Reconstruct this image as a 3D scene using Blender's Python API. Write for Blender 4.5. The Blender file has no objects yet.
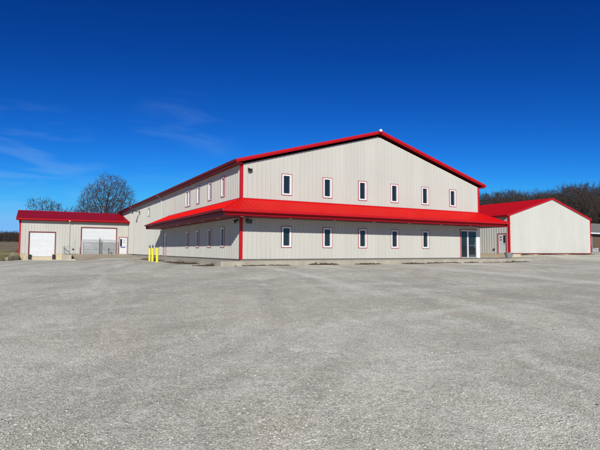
import bpy, math, random
import numpy as np
from mathutils import Vector, Matrix, noise
random.seed(7); RNG = np.random.default_rng(11)
scene = bpy.context.scene
COL = scene.collection

# ------------------------------------------------------------------ camera
CU, CV, CZ = -10.765, -26.306, 0.572
YAW, PITCH, ROLL, FPX = 0.514940, 0.0541322, -0.0035617, 467.881
fwd_h = Vector((math.sin(YAW), math.cos(YAW), 0)); right = Vector((math.cos(YAW), -math.sin(YAW), 0)); zup = Vector((0, 0, 1))
fwd = fwd_h * math.cos(PITCH) + zup * math.sin(PITCH)
upv = -fwd_h * math.sin(PITCH) + zup * math.cos(PITCH)
r2 = right * math.cos(ROLL) - upv * math.sin(ROLL)
u2 = right * math.sin(ROLL) + upv * math.cos(ROLL)
cam_d = bpy.data.cameras.new("camera"); cam = bpy.data.objects.new("camera", cam_d); COL.objects.link(cam)
m = Matrix((r2, u2, -fwd)).transposed().to_4x4(); m.translation = Vector((CU, CV, CZ)); cam.matrix_world = m
cam_d.sensor_width = 36; cam_d.lens = FPX / 600 * 36; cam_d.clip_end = 3000; cam_d.clip_start = 0.05
scene.camera = cam
def along(px, dist):           # a ground position 'dist' metres out in the heading of picture column px
    r = (px - 300) / FPX
    d = fwd_h + right * r
    return CU + d.x * dist, CV + d.y * dist

# ------------------------------------------------------------------ materials
def srgb(r, g, b):
    f = lambda c: (c / 12.92 if c <= .04045 else ((c + .055) / 1.055) ** 2.4)
    return (f(r / 255), f(g / 255), f(b / 255), 1)
def mat(name, col, rough=.6, metal=0, spec=.5, var=0, vscale=3, bump=0, bscale=40, coat=0, stretch=(1, 1, 1), col2=None):
    mt = bpy.data.materials.new(name); mt.use_nodes = True
    nt = mt.node_tree; b = nt.nodes["Principled BSDF"]
    b.inputs["Roughness"].default_value = rough; b.inputs["Metallic"].default_value = metal
    b.inputs["Specular IOR Level"].default_value = spec; b.inputs["Coat Weight"].default_value = coat
    b.inputs["Coat Roughness"].default_value = .12
    b.inputs["Base Color"].default_value = col
    tc = nt.nodes.new("ShaderNodeTexCoord"); mp = nt.nodes.new("ShaderNodeMapping"); mp.inputs["Scale"].default_value = stretch
    nt.links.new(tc.outputs["Object"], mp.inputs["Vector"])
    if var:
        n = nt.nodes.new("ShaderNodeTexNoise"); n.inputs["Scale"].default_value = vscale; n.inputs["Detail"].default_value = 6
        n.inputs["Roughness"].default_value = .65
        nt.links.new(mp.outputs[0], n.inputs["Vector"])
        r = nt.nodes.new("ShaderNodeMix"); r.data_type = 'RGBA'
        c2 = col2 or tuple(c * (1 - var) for c in col[:3]) + (1,)
        r.inputs[6].default_value = c2; r.inputs[7].default_value = tuple(min(1, c * (1 + var * .5)) for c in col[:3]) + (1,) if not col2 else col
        rr = nt.nodes.new("ShaderNodeMapRange"); rr.inputs[1].default_value = .3; rr.inputs[2].default_value = .7
        nt.links.new(n.outputs[0], rr.inputs[0]); nt.links.new(rr.outputs[0], r.inputs[0]); nt.links.new(r.outputs[2], b.inputs["Base Color"])
    if bump:
        n2 = nt.nodes.new("ShaderNodeTexNoise"); n2.inputs["Scale"].default_value = bscale; n2.inputs["Detail"].default_value = 4
        nt.links.new(mp.outputs[0], n2.inputs["Vector"])
        bp = nt.nodes.new("ShaderNodeBump"); bp.inputs["Strength"].default_value = bump; bp.inputs["Distance"].default_value = .02
        nt.links.new(n2.outputs[0], bp.inputs["Height"]); nt.links.new(bp.outputs[0], b.inputs["Normal"])
    return mt
def siding(name, col, rough=.45, spec=.22):
    """painted ribbed steel: each three-foot sheet a slightly different batch tone, faint run-off streaks"""
    mt = bpy.data.materials.new(name); mt.use_nodes = True; nt = mt.node_tree; b = nt.nodes["Principled BSDF"]
    N = nt.nodes.new; L = nt.links.new
    at = N("ShaderNodeAttribute"); at.attribute_name = "run"
    sx = N("ShaderNodeSeparateXYZ"); L(at.outputs["Vector"], sx.inputs[0])
    dv = N("ShaderNodeMath"); dv.operation = 'DIVIDE'; dv.inputs[1].default_value = .9144; L(sx.outputs[0], dv.inputs[0])
    fl = N("ShaderNodeMath"); fl.operation = 'FLOOR'; L(dv.outputs[0], fl.inputs[0])
    wn = N("ShaderNodeTexWhiteNoise"); wn.noise_dimensions = '1D'; L(fl.outputs[0], wn.inputs["W"])
    mp = N("ShaderNodeMapping"); mp.inputs["Scale"].default_value = (9, .35, 1); L(at.outputs["Vector"], mp.inputs[0])
    ns = N("ShaderNodeTexNoise"); ns.inputs["Scale"].default_value = 1; ns.inputs["Detail"].default_value = 5; L(mp.outputs[0], ns.inputs["Vector"])
    ns2 = N("ShaderNodeTexNoise"); ns2.inputs["Scale"].default_value = .45; ns2.inputs["Detail"].default_value = 4; L(at.outputs["Vector"], ns2.inputs["Vector"])
    def mr(s, a, c):
        r = N("ShaderNodeMapRange"); r.inputs[3].default_value = a; r.inputs[4].default_value = c; L(s, r.inputs[0]); return r.outputs[0]
    def mul(a, c):
        r = N("ShaderNodeMath"); r.operation = 'MULTIPLY'; L(a, r.inputs[0]); L(c, r.inputs[1]); return r.outputs[0]
    k = mul(mul(mr(wn.outputs[0], .97, 1.02), mr(ns.outputs[0], .93, 1.07)), mr(ns2.outputs[0], .94, 1.06))
    vm = N("ShaderNodeVectorMath"); vm.operation = 'SCALE'; vm.inputs[0].default_value = col[:3]; L(k, vm.inputs["Scale"])
    L(vm.outputs[0], b.inputs["Base Color"]); b.inputs["Roughness"].default_value = rough; b.inputs["Specular IOR Level"].default_value = spec
    # oil-canning: a very slight waviness of the flats
    bp = N("ShaderNodeBump"); bp.inputs["Strength"].default_value = .25; bp.inputs["Distance"].default_value = .02
    n3 = N("ShaderNodeTexNoise"); n3.inputs["Scale"].default_value = 1.8; L(at.outputs["Vector"], n3.inputs["Vector"]); L(n3.outputs[0], bp.inputs["Height"])
    L(bp.outputs[0], b.inputs["Normal"])
    return mt

M = {}
M['siding'] = siding("grey_siding", (.475, .462, .42), .6)
M['siding2'] = siding("pale_siding", (.50, .49, .45), .6)
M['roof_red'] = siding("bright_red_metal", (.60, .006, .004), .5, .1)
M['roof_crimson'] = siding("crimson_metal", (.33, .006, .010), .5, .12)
M['barn_red'] = siding("barn_red_metal", (.46, .005, .007), .5, .1)
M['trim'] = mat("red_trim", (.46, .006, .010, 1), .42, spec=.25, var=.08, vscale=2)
M['trim_dk'] = mat("dark_and_shaded_red_trim", (.17, .005, .010, 1), .5, spec=.2, var=.08, vscale=2)  # darker red; on soffits and left-facing gutters and fascias it paints in shade
M['wintrim'] = mat("window_trim_red", (.36, .02, .03, 1), .4)
M['white'] = mat("white_paint", (.70, .70, .70, 1), .4, var=.04, vscale=4)
M['door_white'] = mat("white_door", (.60, .61, .625, 1), .5, var=.08, vscale=1.3)
M['alu'] = mat("aluminium", (.5, .51, .52, 1), .35, metal=.8)
M['black'] = mat("black_plastic", (.02, .02, .022, 1), .45)
M['rubber'] = mat("black_rubber", (.018, .018, .02, 1), .8, bump=.4)
M['glass'] = mat("dark_window_glass", (.012, .02, .026, 1), .05, spec=.5)
M['conc'] = mat("concrete", (.38, .34, .27, 1), .85, var=.22, vscale=1.3, bump=.3, bscale=30)
M['conc_y'] = mat("tan_concrete", (.52, .43, .29, 1), .85, var=.14, vscale=1.8, bump=.3, bscale=30)
M['yellow'] = mat("yellow_paint", (.80, .66, .02, 1), .45, var=.1, vscale=6)
M['galv'] = mat("galvanised", (.42, .43, .44, 1), .45, metal=.6, var=.25, vscale=9)
M['steel_dk'] = mat("dark_steel", (.09, .10, .11, 1), .5, metal=.3)
M['downs'] = mat("downspout_tan", (.50, .49, .45, 1), .45)
M['bark'] = mat("grey_bark", (.085, .07, .058, 1), .9, var=.35, vscale=5)
M['twig'] = mat("brown_twigs", (.060, .045, .035, 1), .9, var=.35, vscale=.6)
M['twig2'] = mat("grey_brown_twigs", (.06, .047, .037, 1), .9, var=.3, vscale=.5)
M['needle'] = mat("dull_needles", (.10, .11, .06, 1), .9, var=.4, vscale=2)
M['litter'] = mat("dry_leaves", (.10, .062, .038, 1), .95, var=.5, vscale=7)
M['shingle'] = mat("grey_shingles", (.20, .19, .18, 1), .9, var=.35, vscale=1.6, stretch=(1, 1, 6), bump=.3)
M['brownwood'] = mat("brown_boards", (.135, .085, .055, 1), .8, var=.35, vscale=2, stretch=(8, 8, .4))
M['blue_sign'] = mat("blue_sign", (.08, .12, .35, 1), .4)
M['red_sign'] = mat("red_sign", (.5, .03, .03, 1), .4)
M['lens'] = mat("lamp_lens", (.75, .74, .7, 1), .25)

# ---- gravel
def ground_mat(name, cols, weed=False):
    mt = bpy.data.materials.new(name); mt.use_nodes = True; nt = mt.node_tree; b = nt.nodes["Principled BSDF"]
    N = nt.nodes.new; L = nt.links.new
    tc = N("ShaderNodeTexCoord")
    def noise_(scale, detail=6, rough=.6, sc=(1, 1, 1), rot=0, dist=0):
        mp = N("ShaderNodeMapping"); mp.inputs["Scale"].default_value = sc; mp.inputs["Rotation"].default_value = (0, 0, rot)
        L(tc.outputs["Object"], mp.inputs[0]); n = N("ShaderNodeTexNoise"); n.inputs["Scale"].default_value = scale
        n.inputs["Detail"].default_value = detail; n.inputs["Roughness"].default_value = rough; n.inputs["Distortion"].default_value = dist
        L(mp.outputs[0], n.inputs["Vector"]); return n.outputs[0]
    def mr(s, a, b_, c, d):
        r = N("ShaderNodeMapRange"); r.inputs[1].default_value = a; r.inputs[2].default_value = b_; r.inputs[3].default_value = c; r.inputs[4].default_value = d
        L(s, r.inputs[0]); return r.outputs[0]
    def mixc(f, a, c):
        r = N("ShaderNodeMix"); r.data_type = 'RGBA'
        if isinstance(f, float): r.inputs[0].default_value = f
        else: L(f, r.inputs[0])
        for s, i in ((a, 6), (c, 7)):
            if isinstance(s, tuple): r.inputs[i].default_value = s
            else: L(s, r.inputs[i])
        return r.outputs[2]
    b.inputs["Roughness"].default_value = .92; b.inputs["Specular IOR Level"].default_value = .25
    return mt, nt, b, N, L, tc, noise_, mr, mixc
mt, nt, b, N, L, tc, noise_, mr, mixc = ground_mat("crushed_gravel", None)
A_ = -YAW
# grain of stones at two sizes: every voronoi cell one stone with its own grey
def stones(scale, lo, hi, dx=0):
    mp = N("ShaderNodeMapping"); mp.inputs["Location"].default_value = (dx, dx * 1.7, 0); L(tc.outputs["Object"], mp.inputs[0])
    v = N("ShaderNodeTexVoronoi"); v.inputs["Scale"].default_value = scale; L(mp.outputs[0], v.inputs["Vector"])
    sp = N("ShaderNodeSeparateColor"); L(v.outputs["Color"], sp.inputs[0])
    return mr(sp.outputs[0], 0, 1, lo, hi), v.outputs["Distance"]
s1, d1 = stones(62, .68, 1.32)
s2, d2 = stones(150, .72, 1.24, 3)
big = noise_(.16, 6, .62, (1, .45, 1), A_ + .25, .4)          # broad driven-over patches
def noise_dir(scale, stretch, ang, detail=5, rough=.6, dist=.3):
    mp = N("ShaderNodeMapping"); mp.vector_type = 'TEXTURE'; mp.inputs["Rotation"].default_value = (0, 0, ang); mp.inputs["Scale"].default_value = (1, stretch, 1)
    L(tc.outputs["Object"], mp.inputs[0]); n = N("ShaderNodeTexNoise"); n.inputs["Scale"].default_value = scale; n.inputs["Detail"].default_value = detail
    n.inputs["Roughness"].default_value = rough; n.inputs["Distortion"].default_value = dist; L(mp.outputs[0], n.inputs["Vector"]); return n.outputs[0]
streak = noise_dir(.62, 16, -YAW + .16, dist=.2)              # wheel tracks toward the dock
streak2 = noise_dir(.5, 6, -YAW - 1.15, dist=.5); track = noise_dir(1.5, 26, -YAW - .35, dist=.15); mott = noise_(1.6, 7, .7, dist=.5)              # wheel tracks across the front
fine = noise_(6, 5, .75)
base = mixc(mr(big, .36, .64, 0, 1), (.42, .397, .315, 1), (.60, .575, .465, 1))
base = mixc(mr(streak, .47, .60, 0, .85), base, (.40, .378, .305, 1))
base = mixc(mr(streak2, .5, .7, 0, .5), base, (.66, .642, .55, 1))
base = mixc(mr(track, .54, .64, 0, .6), base, (.42, .398, .32, 1))
base = mixc(mr(mott, .54, .68, 0, .5), base, (.69, .672, .575, 1))
base = mixc(mr(mott, .46, .34, 0, .4), base, (.36, .34, .275, 1))
plume = noise_dir(.35, 7, -YAW + .32, dist=.6); base = mixc(mr(plume, .54, .70, 0, .8), base, (.72, .70, .61, 1))
brown = noise_(.5, 5, .6, (1, .5, 1), .3, .5)
base = mixc(mr(brown, .56, .72, 0, .38), base, (.52, .44, .32, 1))
white = noise_(1.1, 6, .7, (1, .5, 1), .5, .6)
base = mixc(mr(white, .56, .72, 0, .5), base, (.76, .742, .65, 1))
def mulc(c, f):
    vm = N("ShaderNodeVectorMath"); vm.operation = 'SCALE'; L(c, vm.inputs[0]); L(f, vm.inputs["Scale"]); return vm.outputs[0]
c = mulc(mulc(mulc(base, s1), s2), mr(fine, .3, .7, 1.02, 1.31))
L(c, b.inputs["Base Color"])
def madd(a, b_, k):
    r = N("ShaderNodeMath"); r.operation = 'MULTIPLY_ADD'; L(a, r.inputs[0]); r.inputs[1].default_value = k; L(b_, r.inputs[2]); return r.outputs[0]
hh = madd(s1, mr(fine, 0, 1, 0, .5), .5); hh = madd(d1, hh, -.9); hh = madd(mott, hh, 5.0)
bp = N("ShaderNodeBump"); bp.inputs["Strength"].default_value = .5; bp.inputs["Distance"].default_value = .009
L(madd(mott, hh, 2.5) if False else hh, bp.inputs["Height"]); L(bp.outputs[0], b.inputs["Normal"])
M['gravel'] = mt
mt, nt, b, N, L, tc, noise_, mr, mixc = ground_mat("dry_field", None)
n1 = noise_(.35, 7, .7, (1, .5, 1)); n2 = noise_(.03, 5, .6, (.5, 2.2, 1), A_); n3 = noise_(7, 4, .8)
cf = mixc(mr(n1, .35, .65, 0, 1), (.24, .175, .10, 1), (.44, .34, .21, 1))
cf = mixc(mr(n2, .5, .62, 0, .7), cf, (.12, .115, .045, 1))
cf = mixc(mr(n3, .35, .65, 0, .35), cf, (.08, .065, .035, 1))
L(cf, b.inputs["Base Color"])
bp = N("ShaderNodeBump"); bp.inputs["Strength"].default_value = .8; bp.inputs["Distance"].default_value = .1; L(n3, bp.inputs["Height"]); L(bp.outputs[0], b.inputs["Normal"])
M['field'] = mt
M['dirt'] = mat("packed_dirt", (.34, .25, .155, 1), .95, var=.25, vscale=.9, bump=.6, bscale=25, col2=(.47, .42, .33, 1))

# ------------------------------------------------------------------ mesh helpers
class MB:
    def __init__(s, O=(0, 0, 0), X=(1, 0, 0), Y=(0, 1, 0), Z=(0, 0, 1)):
        s.v = []; s.f = []; s.O = Vector(O); s.X = Vector(X); s.Y = Vector(Y); s.Z = Vector(Z); s.run = []
    def P(s, x, y, z): return s.O + s.X * x + s.Y * y + s.Z * z
    def add(s, pts, faces, world=False):
        n = len(s.v); s.v += [tuple(p if world else s.P(*p)) for p in pts]; s.run += [(0, 0, 0)] * len(pts)
        s.f += [tuple(i + n for i in f) for f in faces]; return s
    def box(s, x0, x1, y0, y1, z0, z1):
        x0, x1 = sorted((x0, x1)); y0, y1 = sorted((y0, y1)); z0, z1 = sorted((z0, z1))
        return s.add([(x0, y0, z0), (x1, y0, z0), (x1, y1, z0), (x0, y1, z0), (x0, y0, z1), (x1, y0, z1), (x1, y1, z1), (x0, y1, z1)],
                     [(0, 3, 2, 1), (4, 5, 6, 7), (0, 1, 5, 4), (1, 2, 6, 5), (2, 3, 7, 6), (3, 0, 4, 7)])
    def prism(s, prof, a, b):     # prof: list of (y,z); extruded along x from a to b
        n = len(prof); pts = [(a, y, z) for y, z in prof] + [(b, y, z) for y, z in prof]
        fs = [(i, (i + 1) % n, n + (i + 1) % n, n + i) for i in range(n)] + [tuple(range(n))[::-1], tuple(range(n, 2 * n))]
        return s.add(pts, fs)
    def bar(s, a, b, r, n=8, r2=None):  # tube between two local points
        a = s.P(*a); b = s.P(*b); d = (b - a).normalized(); q = d.orthogonal().normalized(); w = d.cross(q); r2 = r if r2 is None else r2
        pts = []; 
        for c_, rr in ((a, r), (b, r2)):
            for k in range(n):
                t = 2 * math.pi * k / n; pts.append(c_ + q * math.cos(t) * rr + w * math.sin(t) * rr)
        return s.add(pts, [(k, (k + 1) % n, n + (k + 1) % n, n + k) for k in range(n)] + [tuple(range(n))[::-1], tuple(range(n, 2 * n))], True)
    def lathe(s, c, prof, n=16):    # prof (r,z) about local z axis at c
        pts = []; 
        for r, z in prof:
            for k in range(n):
                t = 2 * math.pi * k / n; pts.append((c[0] + r * math.cos(t), c[1] + r * math.sin(t), c[2] + z))
        fs = []
        for i in range(len(prof) - 1):
            for k in range(n): fs.append((i * n + k, i * n + (k + 1) % n, (i + 1) * n + (k + 1) % n, (i + 1) * n + k))
        fs.append(tuple(range(n))[::-1]); fs.append(tuple(range((len(prof) - 1) * n, len(prof) * n)))
        return s.add(pts, fs)
    def build(s, name, material, parent=None, bevel=0, smooth=False, label=None):
        me = bpy.data.meshes.new(name); off = parent_world(parent) if parent else Vector((0, 0, 0))
        me.from_pydata([tuple(Vector(p) - off) for p in s.v], [], s.f); me.materials.append(material)
        if any(r != (0, 0, 0) for r in s.run):
            at = me.attributes.new("run", 'FLOAT_VECTOR', 'POINT'); at.data.foreach_set("vector", np.array(s.run, dtype=np.float32).ravel())
        if smooth: me.shade_smooth()
        me.update(); o = bpy.data.objects.new(name, me); COL.objects.link(o)
        if parent: o.parent = parent
        if bevel:
            md = o.modifiers.new("bevel", 'BEVEL'); md.width = bevel; md.segments = 2; md.limit_method = 'ANGLE'
        if label: o["label"] = label
        return o
def parent_world(p):
    v = Vector((0, 0, 0))
    while p: v = v + p.location; p = p.parent
    return v
def tag(o, label, cat, group=None, kind=None):
    if label: o["label"] = label
    if cat: o["category"] = cat
    if group: o["group"] = group
    if kind: o["kind"] = kind
    return o
def thing(name, loc, label, cat, group=None):
    o = bpy.data.objects.new(name, None); COL.objects.link(o); o.location = loc; o.empty_display_size = .3
    return tag(o, label, cat, group)

def ribbed(mb, x0, x1, ylo, yhi, openings=(), kinks=(), pitch=.3048, h=.030, phase=0.0, wb=.040, wt=.015, minor=True):
    """ribbed steel sheet in mb's local frame: x across the ribs, y along them (mb.Z local = up the sheet), relief along mb.Y.
    here local coordinates are (x, relief, along)."""
    prof = {}
    br = {x0, x1}; k0 = int(math.floor((x0 - phase) / pitch)) - 1; k1 = int(math.ceil((x1 - phase) / pitch)) + 1
    cs = [phase + k * pitch for k in range(k0, k1 + 1)]
    for c in cs:
        for d in (-wb, -wt, wt, wb): br.add(round(c + d, 5))
        if minor:
            for d in (-.008, 0, .008):
                for q in (-.05, .05): br.add(round(c + pitch / 2 + q + d, 5))
    for o in openings: br.add(o[0]); br.add(o[1])
    for k in kinks: br.add(k)
    br = sorted(b_ for b_ in br if x0 - 1e-6 <= b_ <= x1 + 1e-6)
    def hgt(x):
        t = (x - phase) / pitch; d = abs(t - round(t)) * pitch
        if d <= wt: return h
        if d < wb: return h * (wb - d) / (wb - wt)
        if minor:
            e = abs(abs(d - pitch / 2) - .05)
            if e < .008: return .006 * (1 - e / .008)
        return 0
    for a, b_ in zip(br, br[1:]):
        if b_ - a < 1e-4: continue
        m_ = (a + b_) / 2; ha, hb = hgt(a + 1e-6), hgt(b_ - 1e-6)
        la, lb, ta, tb = ylo(a), ylo(b_), yhi(a), yhi(b_)
        ivs = [(la, lb, ta, tb)]
        for o in openings:
            if o[0] < m_ < o[1]:
                new = []
                for (p, q, r, s_) in ivs:
                    if o[3] <= min(p, q) or o[2] >= max(r, s_): new.append((p, q, r, s_)); continue
                    if o[2] > max(p, q): new.append((p, q, o[2], o[2]))
                    if o[3] < min(r, s_): new.append((o[3], o[3], r, s_))
                ivs = new
        for (p, q, r, s_) in ivs:
            if r - p < 1e-4 and s_ - q < 1e-4: continue
            n = len(mb.v)
            for (x, y, z) in ((a, ha, p), (b_, hb, q), (b_, hb, s_), (a, ha, r)):
                mb.v.append(tuple(mb.P(x, y, z))); mb.run.append((x + 50, z, 0))
            mb.f.append((n, n + 1, n + 2, n + 3))
    return mb

# ------------------------------------------------------------------ terrain
def ss(a, b_, x): t = np.clip((x - a) / (b_ - a), 0, 1); return t * t * (3 - 2 * t)
def G(u, v):
    u = np.asarray(u, float); v = np.asarray(v, float)
    f = (u - CU) * math.sin(YAW) + (v - CV) * math.cos(YAW)
    z = -.95 + .64 * ss(-2, 25, f)
    z = z - .42 * ss(-3.5, -8.5, u) * ss(14, 31, v) * (1 - .5 * ss(-14, -24, u))
    z = z + .29 * ss(21.5, 31, u) * ss(-5, 4, v) + .20 * ss(31, 34, u) * ss(-3, 4.5, v)
    # the field: level with the floor beside the left building, then climbing away
    fl = ss(33.2, 36.5, v) * ss(0, .3, (-12.50 - .282 * np.clip(38.55 - v, 0, 9)) - u) + ss(-19, -23, u) * ss(20, 30, v) * ss(36.5, 33.2, v)
    z = z + fl * .66
    d = np.hypot(u - CU, v - CV)
    z = z + np.where(d > 62, .0185 * (d - 62), 0) * (1 - ss(330, 420, d) * .0) * np.where(d > 340, 340 / np.maximum(d, 1), 1)
    z = z + .012 * np.sin(u * .45 + v * .2) * np.cos(v * .37) + .008 * np.sin(u * 1.3 - v * .9)
    z = z + .010 * np.sin(u * 2.9 + 1.3 * np.sin(v * .9)) * np.sin(v * 2.3 + 1.7 * np.sin(u * .7))
    return z
def in_lot(u, v):     # > 0 inside, metres to the nearest edge roughly
    B = np.where(u < -13.25, 33.3 + .35 * np.sin(u * 1.1) + .2 * np.sin(u * 3.1), np.where(u < 34, 46, 11 + .3 * np.sin(u)))
    return np.minimum.reduce([B - v, u + 75, 100 - u, v + 70])
def grid_obj(name, us, vs, zf, keep, material, kind):
    U, V = np.meshgrid(us, vs, indexing='ij'); Z = zf(U, V); nu, nv = U.shape
    pts = np.stack([U, V, Z], -1).reshape(-1, 3)
    i, j = np.meshgrid(np.arange(nu - 1), np.arange(nv - 1), indexing='ij'); a = (i * nv + j).ravel()
    cu = ((U[:-1, :-1] + U[1:, 1:]) / 2).ravel(); cv = ((V[:-1, :-1] + V[1:, 1:]) / 2).ravel(); k = keep(cu, cv)
    a = a[k]; fs = np.stack([a, a + nv, a + nv + 1, a + 1], -1)
    me = bpy.data.meshes.new(name); me.from_pydata(pts.tolist(), [], fs.tolist()); me.materials.append(material); me.shade_smooth(); me.update()
    o = bpy.data.objects.new(name, me); COL.objects.link(o); o["kind"] = kind; return o
lot_u = np.concatenate([np.arange(-75, -20, 1.0), np.arange(-20, 40, .35), np.arange(40, 100.1, 1.0)])
lot_v = np.concatenate([np.arange(-70, -32, 1.0), np.arange(-32, 46.1, .35)])
grid_obj("gravel_lot", lot_u, lot_v, G, lambda u, v: in_lot(u, v) > 0, M['gravel'], "structure")
fu = np.concatenate([np.linspace(-1500, -90, 40), np.arange(-85, -40, 5), np.arange(-40, -8, .5), np.arange(-8, 110, 3), np.linspace(115, 1600, 45)])
fv = np.concatenate([np.linspace(-1500, -90, 30), np.arange(-80, 25, 3), np.arange(25, 60, .5), np.arange(60, 200, 5), np.linspace(205, 1700, 60)])
grid_obj("field_ground", fu, fv, lambda u, v: G(u, v) - .05 - .6 * ss(.2, 5, in_lot(u, v)), lambda u, v: np.ones_like(u, bool), M['field'], "structure")

# loose stones lying on the lot near the viewpoint
def rocks(n, dmin, dmax, smin, smax, spread):
    ph = (1 + 5 ** .5) / 2
    iv = np.array([(-1, ph, 0), (1, ph, 0), (-1, -ph, 0), (1, -ph, 0), (0, -1, ph), (0, 1, ph), (0, -1, -ph), (0, 1, -ph), (ph, 0, -1), (ph, 0, 1), (-ph, 0, -1), (-ph, 0, 1)]) / 1.9
    it = np.array([(0, 11, 5), (0, 5, 1), (0, 1, 7), (0, 7, 10), (0, 10, 11), (1, 5, 9), (5, 11, 4), (11, 10, 2), (10, 7, 6), (7, 1, 8), (3, 9, 4), (3, 4, 2), (3, 2, 6), (3, 6, 8), (3, 8, 9), (4, 9, 5), (2, 4, 11), (6, 2, 10), (8, 6, 7), (9, 8, 1)])
    t = RNG.random(n); d = dmin * (dmax / dmin) ** t; a = RNG.uniform(-spread, spread, n) + YAW
    u = CU + np.sin(a) * d; v = CV + np.cos(a) * d
    # clumped: keep most where a smooth noise is high
    w = np.array([noise.noise(Vector((x * .5, y * .5, 3))) + .6 * noise.noise(Vector((x * 2, y * 2, 9))) for x, y in zip(u, v)])
    kp = RNG.random(n) < np.clip(.5 + w * 1.6, .08, 1); u, v, d = u[kp], v[kp], d[kp]; n = len(u)
    s = smin * (smax / smin) ** (RNG.random(n) ** 2.2)
    V = iv[None] * (1 + RNG.uniform(-.28, .28, (n, 12, 1))) * np.stack([RNG.uniform(.7, 1.2, n), RNG.uniform(.6, 1.1, n), RNG.uniform(.35, .65, n)], -1)[:, None] * s[:, None, None]
    c_, s_ = np.cos(RNG.uniform(0, 6.28, n))[:, None], np.sin(RNG.uniform(0, 6.28, n))[:, None]
    X = V[..., 0] * c_ - V[..., 1] * s_; Y = V[..., 0] * s_ + V[..., 1] * c_
    P = np.stack([X + u[:, None], Y + v[:, None], V[..., 2] + (G(u, v) + s * .12)[:, None]], -1).reshape(-1, 3)
    Fc = (it[None] + (np.arange(n) * 12)[:, None, None]).reshape(-1, 3); return P, Fc, n
P1, F1, n1_ = rocks(52000, 3.0, 11, .0035, .013, .78)
me = bpy.data.meshes.new("loose_gravel"); me.vertices.add(len(P1)); me.vertices.foreach_set("co", P1.ravel()); me.loops.add(len(F1) * 3); me.loops.foreach_set("vertex_index", F1.ravel().astype(np.int32))
me.polygons.add(len(F1)); me.polygons.foreach_set("loop_start", np.arange(0, len(F1) * 3, 3, dtype=np.int32)); me.polygons.foreach_set("loop_total", np.full(len(F1), 3, dtype=np.int32)); me.update(calc_edges=True)
st = bpy.data.materials.new("limestone_chips"); st.use_nodes = True
nd = st.node_tree.nodes; gi = nd.new("ShaderNodeNewGeometry"); cr = nd.new("ShaderNodeValToRGB")
cr.color_ramp.elements[0].color = (.34, .32, .27, 1); cr.color_ramp.elements[1].color = (.60, .58, .52, 1); e0 = cr.color_ramp.elements.new(.02); e0.color = (.33, .31, .26, 1); cr.color_ramp.elements[0].color = (.05, .045, .04, 1); e_ = cr.color_ramp.elements.new(.55); e_.color = (.48, .455, .40, 1)
st.node_tree.links.new(gi.outputs["Random Per Island"], cr.inputs[0]); st.node_tree.links.new(cr.outputs[0], nd["Principled BSDF"].inputs["Base Color"]); nd["Principled BSDF"].inputs["Roughness"].default_value = .9
me.materials.append(st); lg = bpy.data.objects.new("loose_gravel", me); COL.objects.link(lg)
tag(lg, "loose pale stones scattered over the grey gravel lot", "gravel", kind="stuff")

# ------------------------------------------------------------------ MAIN BUILDING
W, E_, GZ, LEN = 21.12, 5.80, 8.79, 45.7
SL = (GZ - E_) / (W / 2)
main = thing("metal_building", (0, 0, 0), "large two-storey grey metal building with red roof and red awning", "building")
def top_front(u): return E_ + SL * (W / 2 - abs(u - W / 2))
WU = [3.13, 6.22, 9.15, 12.05, 15.09, 18.07]; WL = [3.12, 5.80, 8.55]; Z1, Z2, Z3, Z4 = .74, 2.10, 4.07, 5.45; HW = .38
def win_open(c, z0, z1, hw=HW): return (c - hw + .03, c + hw - .03, z0 + .03, z1 - .03)
front_open = [win_open(c, Z3, Z4) for c in WU] + [win_open(c, Z1, Z2) for c in WU[:5]] + [(18.90, 20.82, 0, 2.28)]
f = MB((0, 0, 0), (1, 0, 0), (0, -1, 0)); ribbed(f, 0, W, lambda x: 0.02, top_front, front_open, [W / 2], phase=.1); f.build("front_wall", M['siding'], main)
side_open = [win_open(v, Z3, Z4) for v in WL] + [win_open(11.25, Z3, Z4, .80)] + [win_open(v, Z1, Z2) for v in WL + [11.32]] + [(18.15, 19.33, 0, 2.26), (25.75, 26.75, 4.25, 5.12)]
f = MB((0, 0, 0), (0, 1, 0), (-1, 0, 0)); ribbed(f, 0, LEN, lambda x: 0.02, lambda x: E_, side_open, phase=.1); f.build("side_wall", M['siding'], main)
f = MB((W, 0, 0), (0, 1, 0), (1, 0, 0)); ribbed(f, 0, LEN, lambda x: 0.02, lambda x: E_); f.build("side_wall", M['siding'], main)
f = MB((0, LEN, 0), (1, 0, 0), (0, 1, 0)); ribbed(f, 0, W, lambda x: 0.02, top_front, (), [W / 2]); f.build("back_wall", M['siding'], main)
f = MB(); f.box(.03, W - .03, .03, LEN - .03, -.5, .0); f.build("foundation", M['conc'], main)

# corner and base trim
def corner(mb, x, y, sx, sy, z0, z1, w=.13):   # L trim outside the corner
    mb.box(x - sx * .035, x + sx * w, y - sy * .035, y - sy * .0, z0, z1); mb.box(x - sx * .035, x, y, y + sy * w, z0, z1)
t = MB(); corner(t, 0, 0, 1, 1, .01, E_ + .02); t.build("corner_trim", M['trim'], main)
t = MB(); corner(t, W, 0, -1, 1, 2.3, E_ + .02, .12); t.build("corner_trim", M['trim'], main)
t = MB(); t.box(.14, W - .35, -.03, -.001, .0, .03); t.box(-.03, -.001, .14, 18.1, .0, .03); t.box(-.03, -.001, 19.4, 38.6, .0, .03); t.build("base_trim", M['steel_dk'], main)

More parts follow.
